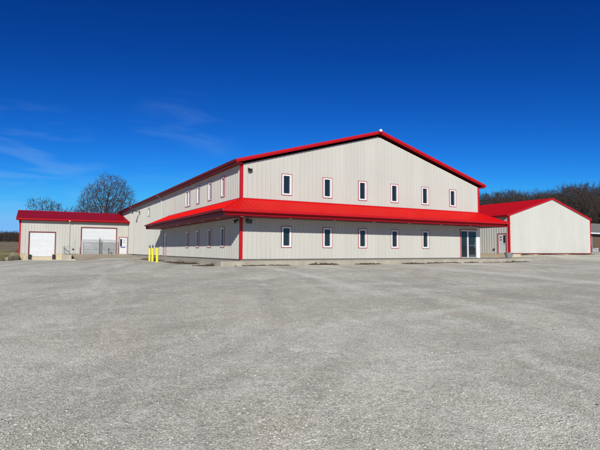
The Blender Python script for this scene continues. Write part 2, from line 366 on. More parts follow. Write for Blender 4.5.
def window(parent, O, X, Nn, c, z0, z1, hw=HW, fw=.115, double=False):
    mk = lambda: MB(O, X, Nn)
    t = mk(); y1 = .040
    t.box(c - hw, c + hw, -.01, y1 + .006, z1 - .035, z1); t.box(c - hw, c + hw, -.01, y1, z0, z0 + .035)
    t.box(c - hw, c - hw + .035, -.01, y1, z0 + .035, z1 - .035); t.box(c + hw - .035, c + hw, -.01, y1, z0 + .035, z1 - .035)
    w = t.build("window", M['wintrim'], parent)
    f = mk(); a, b_, p, q = c - hw + .035, c + hw - .035, z0 + .035, z1 - .035
    f.box(a, b_, -.09, .034, q - fw * .8, q); f.box(a, b_, -.09, .038, p, p + fw * .8)
    f.box(a, a + fw, -.09, .034, p + fw * .8, q - fw * .8); f.box(b_ - fw, b_, -.09, .034, p + fw * .8, q - fw * .8)
    if double: f.box(c - .04, c + .04, -.09, .02, p + fw * .8, q - fw * .8)
    f.build("frame", M['white'], w)
    g = mk(); g.box(a + fw - .01, b_ - fw + .01, -.08, -.055, p + fw * .8 - .01, q - fw * .8 + .01); g.build("pane", M['glass'], w)
for c in WU: window(main, (0, 0, 0), (1, 0, 0), (0, -1, 0), c, Z3, Z4)
for c in WU[:5]: window(main, (0, 0, 0), (1, 0, 0), (0, -1, 0), c, Z1, Z2)
for c in WL: window(main, (0, 0, 0), (0, 1, 0), (-1, 0, 0), c, Z3, Z4)
window(main, (0, 0, 0), (0, 1, 0), (-1, 0, 0), 11.25, Z3, Z4, .80, double=True)
for c in WL + [11.32]: window(main, (0, 0, 0), (0, 1, 0), (-1, 0, 0), c, Z1, Z2)
window(main, (0, 0, 0), (0, 1, 0), (-1, 0, 0), 26.25, 4.22, 5.15, .52)

def door_leaf(parent, O, X, Nn, a, b_, h, mat_leaf, lite=None, signs=(), z0=.0, handle=1, name="door"):
    mk = lambda: MB(O, X, Nn)
    t = mk(); t.box(a, a + .07, -.03, .036, z0, h); t.box(b_ - .07, b_, -.03, .036, z0, h); t.box(a + .07, b_ - .07, -.03, .036, h - .07, h)
    d = mk()
    x0, x1, z1 = a + .08, b_ - .08, h - .08
    d.box(x0, x1, -.05, -.005, z0 + .02, z1)
    dr = d.build(name, mat_leaf, parent); t.build("frame", M['wintrim'], dr)
    if lite:
        la, lb, lz0, lz1 = lite; g = mk(); g.box(la, lb, -.004, .004, lz0, lz1); g.build("pane", M['glass'], dr)
        r = mk(); 
        for q in ((la - .03, la, lz0 - .03, lz1 + .03), (lb, lb + .03, lz0 - .03, lz1 + .03), (la, lb, lz0 - .03, lz0), (la, lb, lz1, lz1 + .03)): r.box(q[0], q[1], -.004, .010, q[2], q[3])
        r.build("glazing_bead", M['black'], dr)
    for (sa, sb, s0, s1, mm) in signs: g = mk(); g.box(sa, sb, -.004, .003, s0, s1); g.build("notice", mm, dr)
    k = mk(); hx = x1 - .09 if handle > 0 else x0 + .09
    k.bar((hx, -.005, z0 + 1.0), (hx, .06, z0 + 1.0), .018); k.bar((hx, .05, z0 + 1.0), (hx - handle * .12, .05, z0 + 1.0), .012); k.build("handle", M['alu'], dr)
    return dr
# far side door under the awning end
dr = door_leaf(main, (0, 0, 0), (0, 1, 0), (-1, 0, 0), 18.15, 19.33, 2.28, M['door_white'], lite=(18.45, 18.62, 1.0, 1.8), handle=-1, name="side_door")

# glass shopfront at the right end of the front
Of, Xf, Nf = (0, 0, 0), (1, 0, 0), (0, -1, 0)
t = MB(Of, Xf, Nf); t.box(18.87, 18.93, -.02, .04, 0.01, 2.32); t.box(18.93, 20.80, -.02, .04, 2.26, 2.32); sf = t.build("shopfront", M['wintrim'], main)
t = MB(Of, Xf, Nf); t.box(18.93, 20.80, -.10, .03, .0, .07); t.box(18.93, 20.80, -.10, .015, 2.16, 2.26); t.box(18.93, 18.98, -.1, .015, .07, 2.16)
t.box(19.70, 19.80, -.10, .022, .07, 2.16); t.box(20.74, 20.80, -.10, .015, .07, 2.16); t.build("frame", M['white'], sf)
t = MB(Of, Xf, Nf); t.box(18.975, 19.705, -.07, -.05, .065, 2.165); t.build("pane", M['glass'], sf)
t = MB(Of, Xf, Nf); 
for q in ((19.80, 19.91, .07, 2.16), (20.63, 20.74, .07, 2.16), (19.91, 20.63, .07, .27), (19.91, 20.63, 2.03, 2.16)): t.box(q[0], q[1], -.085, -.03, q[2], q[3])
t.build("door_stile", M['steel_dk'], sf)
t = MB(Of, Xf, Nf); t.box(19.905, 20.635, -.065, -.05, .265, 2.035); t.build("pane", M['glass'], sf)
t = MB(Of, Xf, Nf); t.bar((20.55, .02, .85), (20.55, .02, 1.25), .014); t.bar((20.55, -.05, .88), (20.55, .02, .88), .01); t.bar((20.55, -.05, 1.22), (20.55, .02, 1.22), .01); t.box(19.95, 20.62, -.03, .0, 1.0, 1.035); t.build("handle", M['alu'], sf)
t = MB(Of, Xf, Nf); t.box(20.80, W + .02, -.01, .045, .0, 2.49); t.box(W, W + .045, -.30, -.01, 0, 2.49); t.build("corner_panel", M['white'], main)

# ---- main roof
OV, OE = .32, .42                    # rake and eave overhang
RT = .33                            # roof rise of the skin above the wall top
def ztop(u): return E_ + RT + SL * (W / 2 - abs(u - W / 2))
LS = math.hypot(1, SL)
def slope_sheet(u_eave, u_ridge, v0, v1, zf, name, material, parent, h=.022):
    dz = zf(u_ridge) - zf(u_eave); du = u_ridge - u_eave; Lh = math.hypot(du, dz); Zd = Vector((du / Lh, 0, dz / Lh)); Nn = Vector((-dz / Lh, 0, du / Lh))
    if Nn.z < 0: Nn = -Nn
    f = MB((u_eave, v0, zf(u_eave) + .004), (0, 1, 0), Nn, Zd); ribbed(f, 0, v1 - v0, lambda x: 0, lambda x: Lh, minor=False, h=h); return f.build(name, material, parent)
sl = slope_sheet(-OE, W / 2, -OV, LEN + .3, ztop, "roof", M['roof_red'], main)
slope_sheet(W + OE, W / 2, -OV, LEN + .3, ztop, "roof", M['roof_red'], main)
f = MB((0, -OV + .02, 0), (0, 1, 0), (1, 0, 0))
prof = [(-OE, ztop(-OE) - .03), (W / 2, ztop(W / 2) - .03), (W + OE, ztop(W + OE) - .03), (W + OE, ztop(W + OE) - .10), (W / 2, ztop(W / 2) - .10), (-OE, ztop(-OE) - .10)]
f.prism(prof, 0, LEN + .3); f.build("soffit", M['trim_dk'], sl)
# rake fascia: follows the gable, upper lip proud of lower board
for sgn in (1, -1):
    u0 = -OE - .02 if sgn > 0 else W + OE + .02; f = MB()
    for (ya, yb, za, zb) in ((-OV - .06, -OV + .01, .03, -.13), (-OV - .02, -OV + .018, -.13, -.19)):
        a = [(u0, ya, ztop(u0) + za), (W / 2, ya, ztop(W / 2) + za), (W / 2, ya, ztop(W / 2) + zb), (u0, ya, ztop(u0) + zb)]; bb = [(x, yb, z) for x, _, z in a]
        f.add(a + bb, [(0, 1, 2, 3), (7, 6, 5, 4), (0, 4, 5, 1), (1, 5, 6, 2), (2, 6, 7, 3), (3, 7, 4, 0)])
    f.build("rake_fascia", M['trim'], sl)
# eave gutters
def gutter(parent, O, X, Nn, x0, x1, mat_, w=.13, h=.13):
    f = MB(O, X, Nn); f.prism([(0, 0), (0, -h), (w * .65, -h), (w, -h * .35), (w, 0), (w - .012, 0), (w - .012, -h * .3), (w * .6, -h + .012), (.012, -h + .012), (.012, 0)], x0, x1); return f.build("gutter", mat_, parent)
ze = ztop(-OE) + .0
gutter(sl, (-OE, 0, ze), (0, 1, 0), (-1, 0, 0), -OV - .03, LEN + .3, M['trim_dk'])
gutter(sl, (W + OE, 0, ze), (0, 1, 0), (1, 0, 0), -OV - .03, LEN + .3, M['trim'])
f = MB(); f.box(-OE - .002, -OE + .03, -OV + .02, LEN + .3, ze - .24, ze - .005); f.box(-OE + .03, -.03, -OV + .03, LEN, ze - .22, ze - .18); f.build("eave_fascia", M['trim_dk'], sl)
f = MB(); f.box(W + OE - .03, W + OE + .002, -OV + .02, LEN + .3, ze - .24, ze - .005); f.box(W + .03, W + OE - .03, -OV + .03, LEN, ze - .22, ze - .18); f.build("eave_fascia", M['trim'], sl)
f = MB((W / 2, 0, ztop(W / 2)), (0, 1, 0), (1, 0, 0)); f.prism([(-.22, -.03), (0, .045), (.22, -.03), (.22, -.04), (0, .03), (-.22, -.04)], -OV - .04, LEN + .3); f.build("ridge_cap", M['trim'], sl)

# ---- awning (hipped lean-to roof wrapping three sides)
A, B, R_, ZE = 1.65, 1.45, 3.70, 2.90
VL, VR = 19.5, 6.0
def hip_sheet(O, X, Nn_out, run, rise, length, ra, rb, name, parent):
    """O = eave corner, X = along eave, slope climbs against Nn_out"""
    X = Vector(X); out = Vector(Nn_out); Ls = math.hypot(run, rise); Zd = (-out * run + Vector((0, 0, rise))) / Ls; Nn = (out * rise + Vector((0, 0, run))) / Ls
    def yhi(x): return Ls * max(0, min(1, x / ra if ra else 1, (length - x) / rb if rb else 1))
    f = MB(O, X, Nn, Zd); ribbed(f, 0, length, lambda x: 0, yhi, (), [ra or 0, length - (rb or 0)], minor=False, h=.024, phase=.05); return f.build(name, M['roof_red'], parent)
rise = R_ - ZE
aw = hip_sheet((-A, -A, ZE), (1, 0, 0), (0, -1, 0), A, rise, W + A + B, A, B, "awning_roof", main)
aw2 = hip_sheet((-A, VL, ZE), (0, -1, 0), (-1, 0, 0), A, rise, VL + A, A, A, "awning_roof", main)
aw3 = hip_sheet((W + B, -A, ZE), (0, 1, 0), (1, 0, 0), B, rise, VR + A, A, B, "awning_roof", main)
f = MB(); zz = ZE - .002; f.add([(-A, VL, zz), (0, VL, zz), (0, VL - A, R_ - .002)], [(0, 1, 2)]); f.build("awning_end", M['roof_red'], main)
f = MB(); f.add([(W + B, VR, zz), (W, VR, zz), (W, VR - B, R_)], [(0, 1, 2)]); f.build("awning_end", M['roof_red'], main)
# hip caps and wall flashing
def strip(mb, p, q, w=.06): mb.bar(p, q, w, 6)
f = MB(); strip(f, (-A, -A, ZE), (0, 0, R_), .035); strip(f, (W + B, -A, ZE), (W, 0, R_), .035); strip(f, (-A, VL, ZE), (0, VL - A, R_), .035)
f.box(.0, W, -.05, -.02, R_ - .03, R_ + .05); f.box(-.05, -.02, -.03, VL - A, R_ - .03, R_ + .05); f.build("flashing", M['trim'], aw)
# gutter and fascia
f = MB(); f.box(-A - .13, W + B + .13, -A - .13, -A - .001, ZE - .16, ZE + .012); f.build("gutter", M['trim'], aw, bevel=.025)
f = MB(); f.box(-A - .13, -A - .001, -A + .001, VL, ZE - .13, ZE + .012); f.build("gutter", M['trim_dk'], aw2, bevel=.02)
f = MB(); f.box(W + B + .001, W + B + .13, -A + .001, VR, ZE - .13, ZE + .012); f.build("gutter", M['trim'], aw3, bevel=.02)
ZS = 2.55
f = MB(); f.box(-A + .10, W + B - .1, -A + .14, -A + .17, ZS - .03, ZE - .12); f.box(-A + .05, W + B - .06, -A + .05, -A + .14, ZS + .02, ZS + .05); f.build("fascia", M['trim'], aw)
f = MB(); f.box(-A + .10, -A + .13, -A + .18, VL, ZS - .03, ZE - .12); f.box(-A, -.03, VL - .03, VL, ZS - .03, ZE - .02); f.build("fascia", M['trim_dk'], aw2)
f = MB(); f.box(W + B - .03, W + B, -A + .03, VR, ZS - .03, ZE - .13); f.box(W, W + B, VR - .03, VR, ZS - .03, ZE - .02); f.build("fascia", M['trim'], aw3)
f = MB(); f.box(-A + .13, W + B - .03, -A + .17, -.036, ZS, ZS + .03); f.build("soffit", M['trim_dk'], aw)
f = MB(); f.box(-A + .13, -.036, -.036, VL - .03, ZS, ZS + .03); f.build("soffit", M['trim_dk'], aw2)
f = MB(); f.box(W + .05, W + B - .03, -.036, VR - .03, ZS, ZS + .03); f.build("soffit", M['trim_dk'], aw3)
for u in (-.25, 2.95, 6.25, 9.5, 12.7, 15.9, 19.1):
    f = MB(); f.lathe((u, -.85, ZS), [(.10, -.001), (.11, -.018), (.085, -.025), (.02, -.022)]); f.build("soffit_light", M['lens'], aw, smooth=True)
for v in (1.6, 4.8, 8.0, 11.2, 14.4, 17.6):
    f = MB(); f.lathe((-.85, v, ZS), [(.10, -.001), (.11, -.018), (.085, -.025), (.02, -.022)]); f.build("soffit_light", M['lens'], aw2, smooth=True)

# floodlights: pair under the awning corner, one high on the front, camera on the side
def flood(parent, p, d, s=1.0, name="floodlight"):
    p = Vector(p); d = Vector(d).normalized(); Z = Vector((0, 0, 1)); X = d.cross(Z).normalized()
    f = MB(p, X, d, Z)
    f.box(-.06 * s, .06 * s, 0, .03 * s, -.06 * s, .06 * s); f.bar((0, .02, 0), (0, .14 * s, -.03 * s), .02 * s)
    f.add([(-.13 * s, .10 * s, .02 * s), (.13 * s, .10 * s, .02 * s), (.13 * s, .10 * s, -.12 * s), (-.13 * s, .10 * s, -.12 * s), (-.16 * s, .25 * s, -.02 * s), (.16 * s, .25 * s, -.02 * s), (.16 * s, .20 * s, -.20 * s), (-.16 * s, .20 * s, -.20 * s)],
          [(0, 3, 2, 1), (4, 5, 6, 7), (0, 1, 5, 4), (1, 2, 6, 5), (2, 3, 7, 6), (3, 0, 4, 7)])
    o = f.build(name, M['black'], parent); g = MB(p, X, d, Z)
    g.add([(-.14 * s, .253 * s, -.045 * s), (.14 * s, .253 * s, -.045 * s), (.14 * s, .212 * s, -.18 * s), (-.14 * s, .212 * s, -.18 * s)], [(0, 1, 2, 3)]); g.build("lens", M['glass'], o); return o
flood(main, (.48, -.02, 5.55), (.25, -1, 0), .9)
flood(main, (.42, -.02, 2.42), (.1, -1, 0), 1.2); flood(main, (-.02, .42, 2.42), (-1, .1, 0), 1.2)
f = MB((-.02, 31.4, 5.05), (0, 1, 0), (-1, 0, 0)); f.box(-.1, .1, 0, .05, -.3, .15); f.bar((0, .03, 0), (0, .75, .12), .035); f.box(-.15, .15, .5, 1.1, .05, .25); f.bar((0, .8, .05), (0, .85, -.25), .07); f.build("yard_light", M['black'], main)
f = MB((10.40, -OV - .06, ztop(10.56) - .02), (1, 0, 0), (0, -1, 0)); f.box(-.03, .03, -.02, .1, -.05, .05); f.lathe((0, .14, 0), [(.03, -.11), (.10, -.06), (.13, 0), (.10, .07), (.03, .10)]); f.build("gable_lamp", M['lens'], main, smooth=True)
# downspouts
def downspout(parent, O, X, Nn, x, ztop_, zbot, out=.40):
    f = MB(O, X, Nn); f.box(x - .045, x + .045, .03, .11, zbot + .12, ztop_ - .45)
    f.add([(x - .045, .03, ztop_ - .45), (x + .045, .03, ztop_ - .45), (x + .045, .11, ztop_ - .45), (x - .045, .11, ztop_ - .45), (x - .045, out - .05, ztop_ - .12), (x + .045, out - .05, ztop_ - .12), (x + .045, out + .04, ztop_ - .12), (x - .045, out + .04, ztop_ - .12)],
          [(0, 1, 5, 4), (1, 2, 6, 5), (2, 3, 7, 6), (3, 0, 4, 7)])
    f.box(x - .05, x + .05, .03, .32, zbot + .03, zbot + .12)
    for z in (zbot + .6, (zbot + ztop_) / 2, ztop_ - .7): f.box(x - .07, x + .07, .028, .118, z, z + .03)
    o = f.build("downspout", M['downs'], parent)
    g = MB(O, X, Nn); g.box(x - .08, x + .08, out - .09, out + .08, ztop_ - .20, ztop_ - .10); g.build("outlet", M['white'], o); return o
for v in (20.3, 35.0): downspout(main, (0, 0, 0), (0, 1, 0), (-1, 0, 0), v, ze, .05)

# ------------------------------------------------------------------ LEFT BUILDING (loading wing)
LV, LX = 38.67, -12.41; LD = 12.6
lb = thing("loading_wing", (LX, LV, 0), "low grey metal loading wing with crimson roof, dock door and wide overhead door", "building")
rz = lambda v: 4.374 + .207 * ((v - LV) if v < LV + 6.3 else (12.6 - (v - LV)))   # roof skin
OL, XL, NL = (0, LV, 0), (1, 0, 0), (0, -1, 0)
dock = (-11.40, -8.60, -.28, 2.68); wide = (-5.72, -1.52, 0, 3.36); man = (-1.24, -.12, 0, 2.22)
f = MB(OL, XL, NL); ribbed(f, LX, -.04, lambda x: .02, lambda x: 4.08, [dock, wide, man], phase=.05); f.build("front_wall", M['siding'], lb)
f = MB((LX, LV, 0), (0, 1, 0), (-1, 0, 0)); ribbed(f, 0, LD, lambda x: 0, lambda x: 4.18 + .20 * min(x, LD - x), (), [LD / 2]); f.build("side_wall", M['siding'], lb)
f = MB((0, LV + LD, 0), (1, 0, 0), (0, 1, 0)); ribbed(f, LX, -.04, lambda x: 0, lambda x: 4.18); f.build("back_wall", M['siding'], lb)
# roof
def lb_slope(v_e, v_r, name):
    z0, z1 = rz(v_e), rz(v_r); dv = v_r - v_e; dz = z1 - z0; Lh = math.hypot(dv, dz); Zd = Vector((0, dv / Lh, dz / Lh)); Nn = Vector((0, -dz / Lh * (1 if dv > 0 else 1), abs(dv) / Lh)) if dv > 0 else Vector((0, -dz / Lh * -1, abs(dv) / Lh))
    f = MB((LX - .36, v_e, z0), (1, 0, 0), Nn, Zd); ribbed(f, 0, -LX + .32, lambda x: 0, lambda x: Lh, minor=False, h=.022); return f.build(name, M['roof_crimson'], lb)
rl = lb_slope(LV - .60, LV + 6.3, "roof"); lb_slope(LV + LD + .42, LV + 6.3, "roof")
f = MB((LX - .35, 0, 0), (1, 0, 0), (0, 1, 0)); va, vb, vm_ = LV - .59, LV + LD + .41, LV + 6.3
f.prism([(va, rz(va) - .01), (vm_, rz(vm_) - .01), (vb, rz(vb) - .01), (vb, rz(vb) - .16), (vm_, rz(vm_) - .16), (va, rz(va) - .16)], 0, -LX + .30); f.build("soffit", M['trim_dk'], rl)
f = MB((LX - .38, 0, 0), (1, 0, 0), (0, 1, 0)); f.prism([(va - .03, rz(va) + .03), (vm_, rz(vm_) + .04), (vb + .03, rz(vb) + .03), (vb + .03, rz(vb) - .2), (vm_, rz(vm_) - .2), (va - .03, rz(va) - .2)], 0, .03); f.build("rake_fascia", M['trim'], rl)
f = MB((0, vm_, rz(vm_)), (1, 0, 0), (0, 1, 0)); f.prism([(-.2, -.03), (0, .05), (.2, -.03), (.2, -.045), (0, .03), (-.2, -.045)], LX - .39, -.04); f.build("ridge_cap", M['roof_crimson'], rl)
gutter(rl, (0, LV - .60, rz(LV - .60) + .02), (1, 0, 0), (0, -1, 0), LX - .38, .05, M['trim'], .13, .16)
f = MB(OL, XL, NL); f.box(LX - .35, -.02, .58, .598, 4.04, rz(LV - .60) - .02); f.box(LX - .33, -.04, .01, .58, 4.06, 4.09); f.build("eave_fascia", M['trim_dk'], rl)
t = MB(); corner(t, LX, LV, 1, 1, .01, 4.06); t.build("corner_trim", M['trim'], lb)
# sectional doors
def sectional(parent, O, X, Nn, d, n, name, dividers=0):
    a, b_, z0, z1 = d; t = MB(O, X, Nn); t.box(a - .05, a + .05, -.12, .036, max(z0, 0) + .01, z1 + .06); t.box(b_ - .05, b_ + .05, -.12, .036, max(z0, 0) + .01, z1 + .06); t.box(a + .05, b_ - .05, -.12, .036, z1 - .04, z1 + .06)
    f = MB(O, X, Nn); hh_ = (z1 - z0) / n
    for k in range(n):
        p, q = z0 + k * hh_, z0 + (k + 1) * hh_ - .028
        f.box(a + .05, b_ - .05, -.11, -.055, p, q); f.box(a + .05, b_ - .05, -.055, -.043, p + hh_ * .30, p + hh_ * .36); f.box(a + .05, b_ - .05, -.055, -.043, p + hh_ * .63, p + hh_ * .69)
    f.box(a + .05, b_ - .05, -.10, -.075, z0, z1)
    o = f.build(name, M['door_white'], parent); t.build("frame", M['trim_dk'], o)
    s = MB(O, X, Nn); s.box(a + .05, b_ - .05, -.11, -.04, z0 - .03, z0); s.build("bottom_seal", M['rubber'], o); return o
sectional(lb, OL, XL, NL, dock, 5, "dock_door"); sectional(lb, OL, XL, NL, wide, 6, "overhead_door")
door_leaf(lb, OL, XL, NL, *man[:2], man[3] + .02, M['door_white'], lite=(-1.04, -.86, 1.05, 1.95), signs=[(-1.0, -.42, .82, .98, M['blue_sign']), (-.62, -.46, 1.78, 1.86, M['steel_dk']), (-.62, -.48, 1.5, 1.58, M['steel_dk'])], handle=1)
downspout(lb, OL, XL, NL, -7.1, 4.25, -.02, .62)
f = MB(OL, XL, NL); f.box(-6.69, -6.53, .02, .12, .52, .70); f.box(-6.66, -6.56, .12, .15, .55, .60); f.build("socket_box", M['black'], lb)
# dock base
f = MB(OL, XL, NL); f.box(LX - .02, dock[0] + .05, -.3, .05, -1.2, -.004); f.box(dock[1] - .05, -6.85, -.3, .05, -1.2, -.004); f.box(dock[0] + .05, dock[1] - .05, -.3, .07, -1.2, -.31); f.box(-6.85, -.05, -.3, .028, -1.0, .015); f.build("foundation", M['conc_y'], lb)
for a in (dock[0] - .05, dock[1] - .28):
    f = MB(OL, XL, NL); f.box(a, a + .33, .052, .22, -.60, -.03); f.build("dock_bumper", M['rubber'], lb, bevel=.02)

# dock wing walls
def wall_prism(name, pts, th, ztops, zbot, material):
    f = MB(); (x0, y0), (x1, y1) = pts; d = Vector((x1 - x0, y1 - y0, 0)).normalized(); n = Vector((-d.y, d.x, 0)) * th
    v_ = [(x0, y0, zbot), (x1, y1, zbot), (x1 + n.x, y1 + n.y, zbot), (x0 + n.x, y0 + n.y, zbot), (x0, y0, ztops[0]), (x1, y1, ztops[1]), (x1 + n.x, y1 + n.y, ztops[1]), (x0 + n.x, y0 + n.y, ztops[0])]
    f.add(v_, [(0, 3, 2, 1), (4, 5, 6, 7), (0, 1, 5, 4), (1, 2, 6, 5), (2, 3, 7, 6), (3, 0, 4, 7)]); return f.build(name, material)
w = wall_prism("retaining_wall", [(-12.36, 38.55), (-13.35, 35.0)], -.3, (-.02, -.33), -1.3, M['conc']); tag(w, "sloping concrete wing wall beside the grass field at the loading dock", "retaining wall")
w = wall_prism("retaining_wall", [(-6.85, 38.60), (-6.85, 36.9)], -.95, (-.03, -.05), -1.3, M['conc']); tag(w, "square-ended concrete dock wall below the metal guardrail", "retaining wall")
# guardrail on it
gr = thing("guardrail", (-7.3, 37.3, -.04), "short galvanised guardrail with bracing on the dock wall", "railing")
def guard(pts, r, name, material): 
    f = MB()
    for p, q in pts: f.bar(p, q, r, 6)
    return f.build(name, material, gr)
x0, x1, y0, y1, zb, zt = -7.72, -6.95, 37.0, 38.4, -.05, .92
guard([((x0, y0, zb), (x0, y0, zt))], .03, "post", M['galv']); guard([((x1, y0, zb), (x1, y0, zt))], .03, "post", M['galv']); guard([((x0, y1, zb), (x0, y1, zt))], .03, "post", M['galv'])
guard([((x0, y0, zt), (x1, y0, zt)), ((x0, y0, zt), (x0, y1, zt)), ((x0, y0, .42), (x1, y0, .42)), ((x0, y0, .42), (x0, y1, .42))], .025, "rail", M['galv'])
guard([((x0, y0, .9), (x1, y0, .02)), ((x0, y1, .9), (x0, y0, .02))], .022, "brace", M['steel_dk'])
f = MB(); 
for k in range(14): 
    xx = x0 + (x1 - x0) * k / 13; f.bar((xx, y0 + .01, .03), (xx, y0 + .01, .88), .006, 4)
for k in range(9):
    zq = .06 + k * .1; f.bar((x0, y0 + .01, zq), (x1, y0 + .01, zq), .006, 4)
f.build("wire_panel", M['galv'], gr)
f = MB(); f.bar((-6.55, 37.2, -.15), (-6.55, 37.2, 1.62), .028); f.lathe((-6.55, 37.2, 1.62), [(.03, 0), (.035, .02), (.01, .05)], 8); tag(f.build("marker_post", M['galv']), "tall thin grey post beside the dock guardrail", "post")
# hose lying beside the dock
f = MB(); pts = [(-6.6 + .5 * t_ + .25 * math.sin(t_ * 2.6), 36.4 - .2 * t_ + .35 * math.cos(t_ * 2.1)) for t_ in np.linspace(0, 4.2, 40)]
pp = [(x, y, float(G(x, y)) + .03 + .05 * abs(math.sin(i * .35))) for i, (x, y) in enumerate(pts)]
for a, b_ in zip(pp, pp[1:]): f.bar(a, b_, .035, 6)
tag(f.build("drain_hose", M['rubber']), "black corrugated hose curled on the dirt by the dock wall", "hose")

# chain link gates in front of the wide door
gates = []
def chain_gate(xa, xb, label, first):
    y = LV - .55; root = thing("chain_link_gate", ((xa + xb) / 2, y, .02), label, "gate", "chain link gates across the wide door")
    z0, z1 = .06, 1.80
    for xx in (xa, xb):
        f = MB(); f.bar((xx, y, z0), (xx, y, z1), .024, 8); f.build("post", M['galv'], root)
    f = MB(); f.bar((xa, y, z1), (xb, y, z1), .02, 8); f.bar((xa, y, z0 + .03), (xb, y, z0 + .03), .02, 8); f.bar((xa, y, .93), (xb, y, .93), .016, 8); f.build("rail", M['galv'], root)
    f = MB(); st_ = .085; hgt_ = z1 - z0; n = int((xb - xa + hgt_) / st_)
    for k in range(n):
        for sg in (1, -1):
            xs = xa - hgt_ + k * st_ if sg > 0 else xa + k * st_
            t0, t1 = 0, hgt_
            if sg > 0: t0, t1 = max(0, xa - xs), min(hgt_, xb - xs)
            else: t0, t1 = max(0, xs - xb), min(hgt_, xs - xa)
            if t1 <= t0: continue
            f.bar((xs + sg * t0, y + sg * .003, z0 + t0), (xs + sg * t1, y + sg * .003, z0 + t1), .0075, 3)
    f.build("wire_mesh", M['galv'], root)
chain_gate(-5.72, -3.68, "chain link gate before the dock-side half of the wide white overhead door", True)
chain_gate(-3.52, -1.50, "chain link gate before the half of the wide overhead door nearer the walk door", False)
f = MB(); f.bar((-3.6, LV - .60, -.1), (-3.6, LV - .60, 1.98), .055, 10); f.lathe((-3.6, LV - .60, 1.98), [(.06, 0), (.05, .04), (.01, .06)], 10); tag(f.build("gate_post", M['steel_dk']), "dark upright post between the two chain link gates", "post")
f = MB(); f.bar((-2.55, LV - .9, -.1), (-2.55, LV - .9, .72), .05, 10); f.box(-2.63, -2.47, LV - .98, LV - .82, .5, .75); tag(f.build("short_post", M['steel_dk']), "knee-high dark post with a box head before the chain link gate", "post")

# dirt apron before the wing
au = np.arange(-6.85, -.0, .35); av = np.arange(24.0, LV, .35)
def apron_z(u, v): return G(u, v) + .012 + (np.clip(-.015 - G(u, v), 0, 1)) * ss(28, 37.6, v)
grid_obj("dirt_apron", au, av, apron_z, lambda u, v: (v > 26.5 + .8 * np.sin(u * 1.3) + .4 * np.sin(u * 4.1)), M['dirt'], "structure")

# ------------------------------------------------------------------ RIGHT BUILDING
RU, RV, RW = 31.70, 5.0, 14.85; RZ = .30; RE = 4.28; RG = 6.36; RLEN = 24.0
rb = thing("side_barn", (RU, RV, 0), "single-storey pale metal outbuilding with red roof and a blank gable wall", "building")
rtop = lambda u: RE + (RG - RE) * (1 - abs((u - RU) / (RW / 2) - 1))
f = MB((0, RV, 0), (1, 0, 0), (0, -1, 0)); ribbed(f, RU, RU + RW, lambda x: RZ, lambda x: rtop(x), (), [RU + RW / 2]); f.build("gable_wall", M['siding2'], rb)
dv0, dv1 = 5.30, 6.38
f = MB((RU, 0, 0), (0, 1, 0), (-1, 0, 0)); ribbed(f, RV, RV + RLEN, lambda x: RZ, lambda x: RE, [(dv0 + .02, dv1 - .02, RZ, 2.40)], phase=.02); f.build("side_wall", M['siding'], rb)
f = MB((RU + RW, 0, 0), (0, 1, 0), (1, 0, 0)); ribbed(f, RV, RV + RLEN, lambda x: RZ, lambda x: RE); f.build("side_wall", M['siding2'], rb)
f = MB((0, RV + RLEN, 0), (1, 0, 0), (0, 1, 0)); ribbed(f, RU, RU + RW, lambda x: RZ, lambda x: rtop(x), (), [RU + RW / 2]); f.build("back_wall", M['siding2'], rb)
f = MB(); f.box(RU + .02, RU + RW - .02, RV + .02, RV + RLEN, -.6, RZ - .002); f.build("foundation", M['conc_y'], rb)
rz2 = lambda u: rtop(min(max(u, -1e3), 1e3)) + .10
r1 = slope_sheet(RU - .38, RU + RW / 2, RV - .10, RV + RLEN + .1, rz2, "roof", M['barn_red'], rb)
slope_sheet(RU + RW + .12, RU + RW / 2, RV - .10, RV + RLEN + .1, rz2, "roof", M['barn_red'], rb)
f = MB((0, RV - .08, 0), (0, 1, 0), (1, 0, 0)); ua, ub, um = RU - .37, RU + RW + .11, RU + RW / 2
f.prism([(ua, rz2(ua) - .005), (um, rz2(um) - .005), (ub, rz2(ub) - .005), (ub, rz2(ub) - .09), (um, rz2(um) - .09), (ua, rz2(ua) - .09)], 0, RLEN + .15); f.build("soffit", M['trim_dk'], r1)
for u0 in (ua - .01, ub + .01):
    f = MB(); a = [(u0, RV - .14, rz2(u0) + .035), (um, RV - .14, rz2(um) + .035), (um, RV - .14, rz2(um) - .14), (u0, RV - .14, rz2(u0) - .14)]; bb = [(x, RV - .04, z) for x, _, z in a]
    f.add(a + bb, [(0, 1, 2, 3), (7, 6, 5, 4), (0, 4, 5, 1), (1, 5, 6, 2), (2, 6, 7, 3), (3, 7, 4, 0)]); f.build("rake_trim", M['trim'], r1)
f = MB(); f.box(RU - .40, RU - .37, RV - .1, RV + RLEN, rz2(ua) - .2, rz2(ua) + .01); f.build("eave_fascia", M['trim_dk'], r1)
t = MB(); corner(t, RU, RV, 1, 1, RZ, RE + .06, .15); t.build("corner_trim", M['trim'], rb)
t = MB(); corner(t, RU + RW, RV, -1, 1, RZ, RE + .06, .10); t.build("corner_trim", M['trim'], rb)
t = MB(); t.box(RU + .16, RU + RW - .12, RV - .035, RV - .001, RZ - .03, RZ + .06); t.build("base_trim", M['trim_dk'], rb)
door_leaf(rb, (RU, 0, 0), (0, 1, 0), (-1, 0, 0), dv0, dv1, 2.42, M['door_white'], lite=(5.50, 5.66, 1.45, 2.2), z0=RZ,
          signs=[(5.92, 6.10, 1.95, 2.1, M['steel_dk']), (5.86, 6.12, 1.68, 1.80, M['red_sign'])], handle=-1)
f = MB((RU, 0, 0), (0, 1, 0), (-1, 0, 0)); f.box(6.72, 6.86, .02, .11, .65, .85); f.build("socket_box", M['black'], rb)

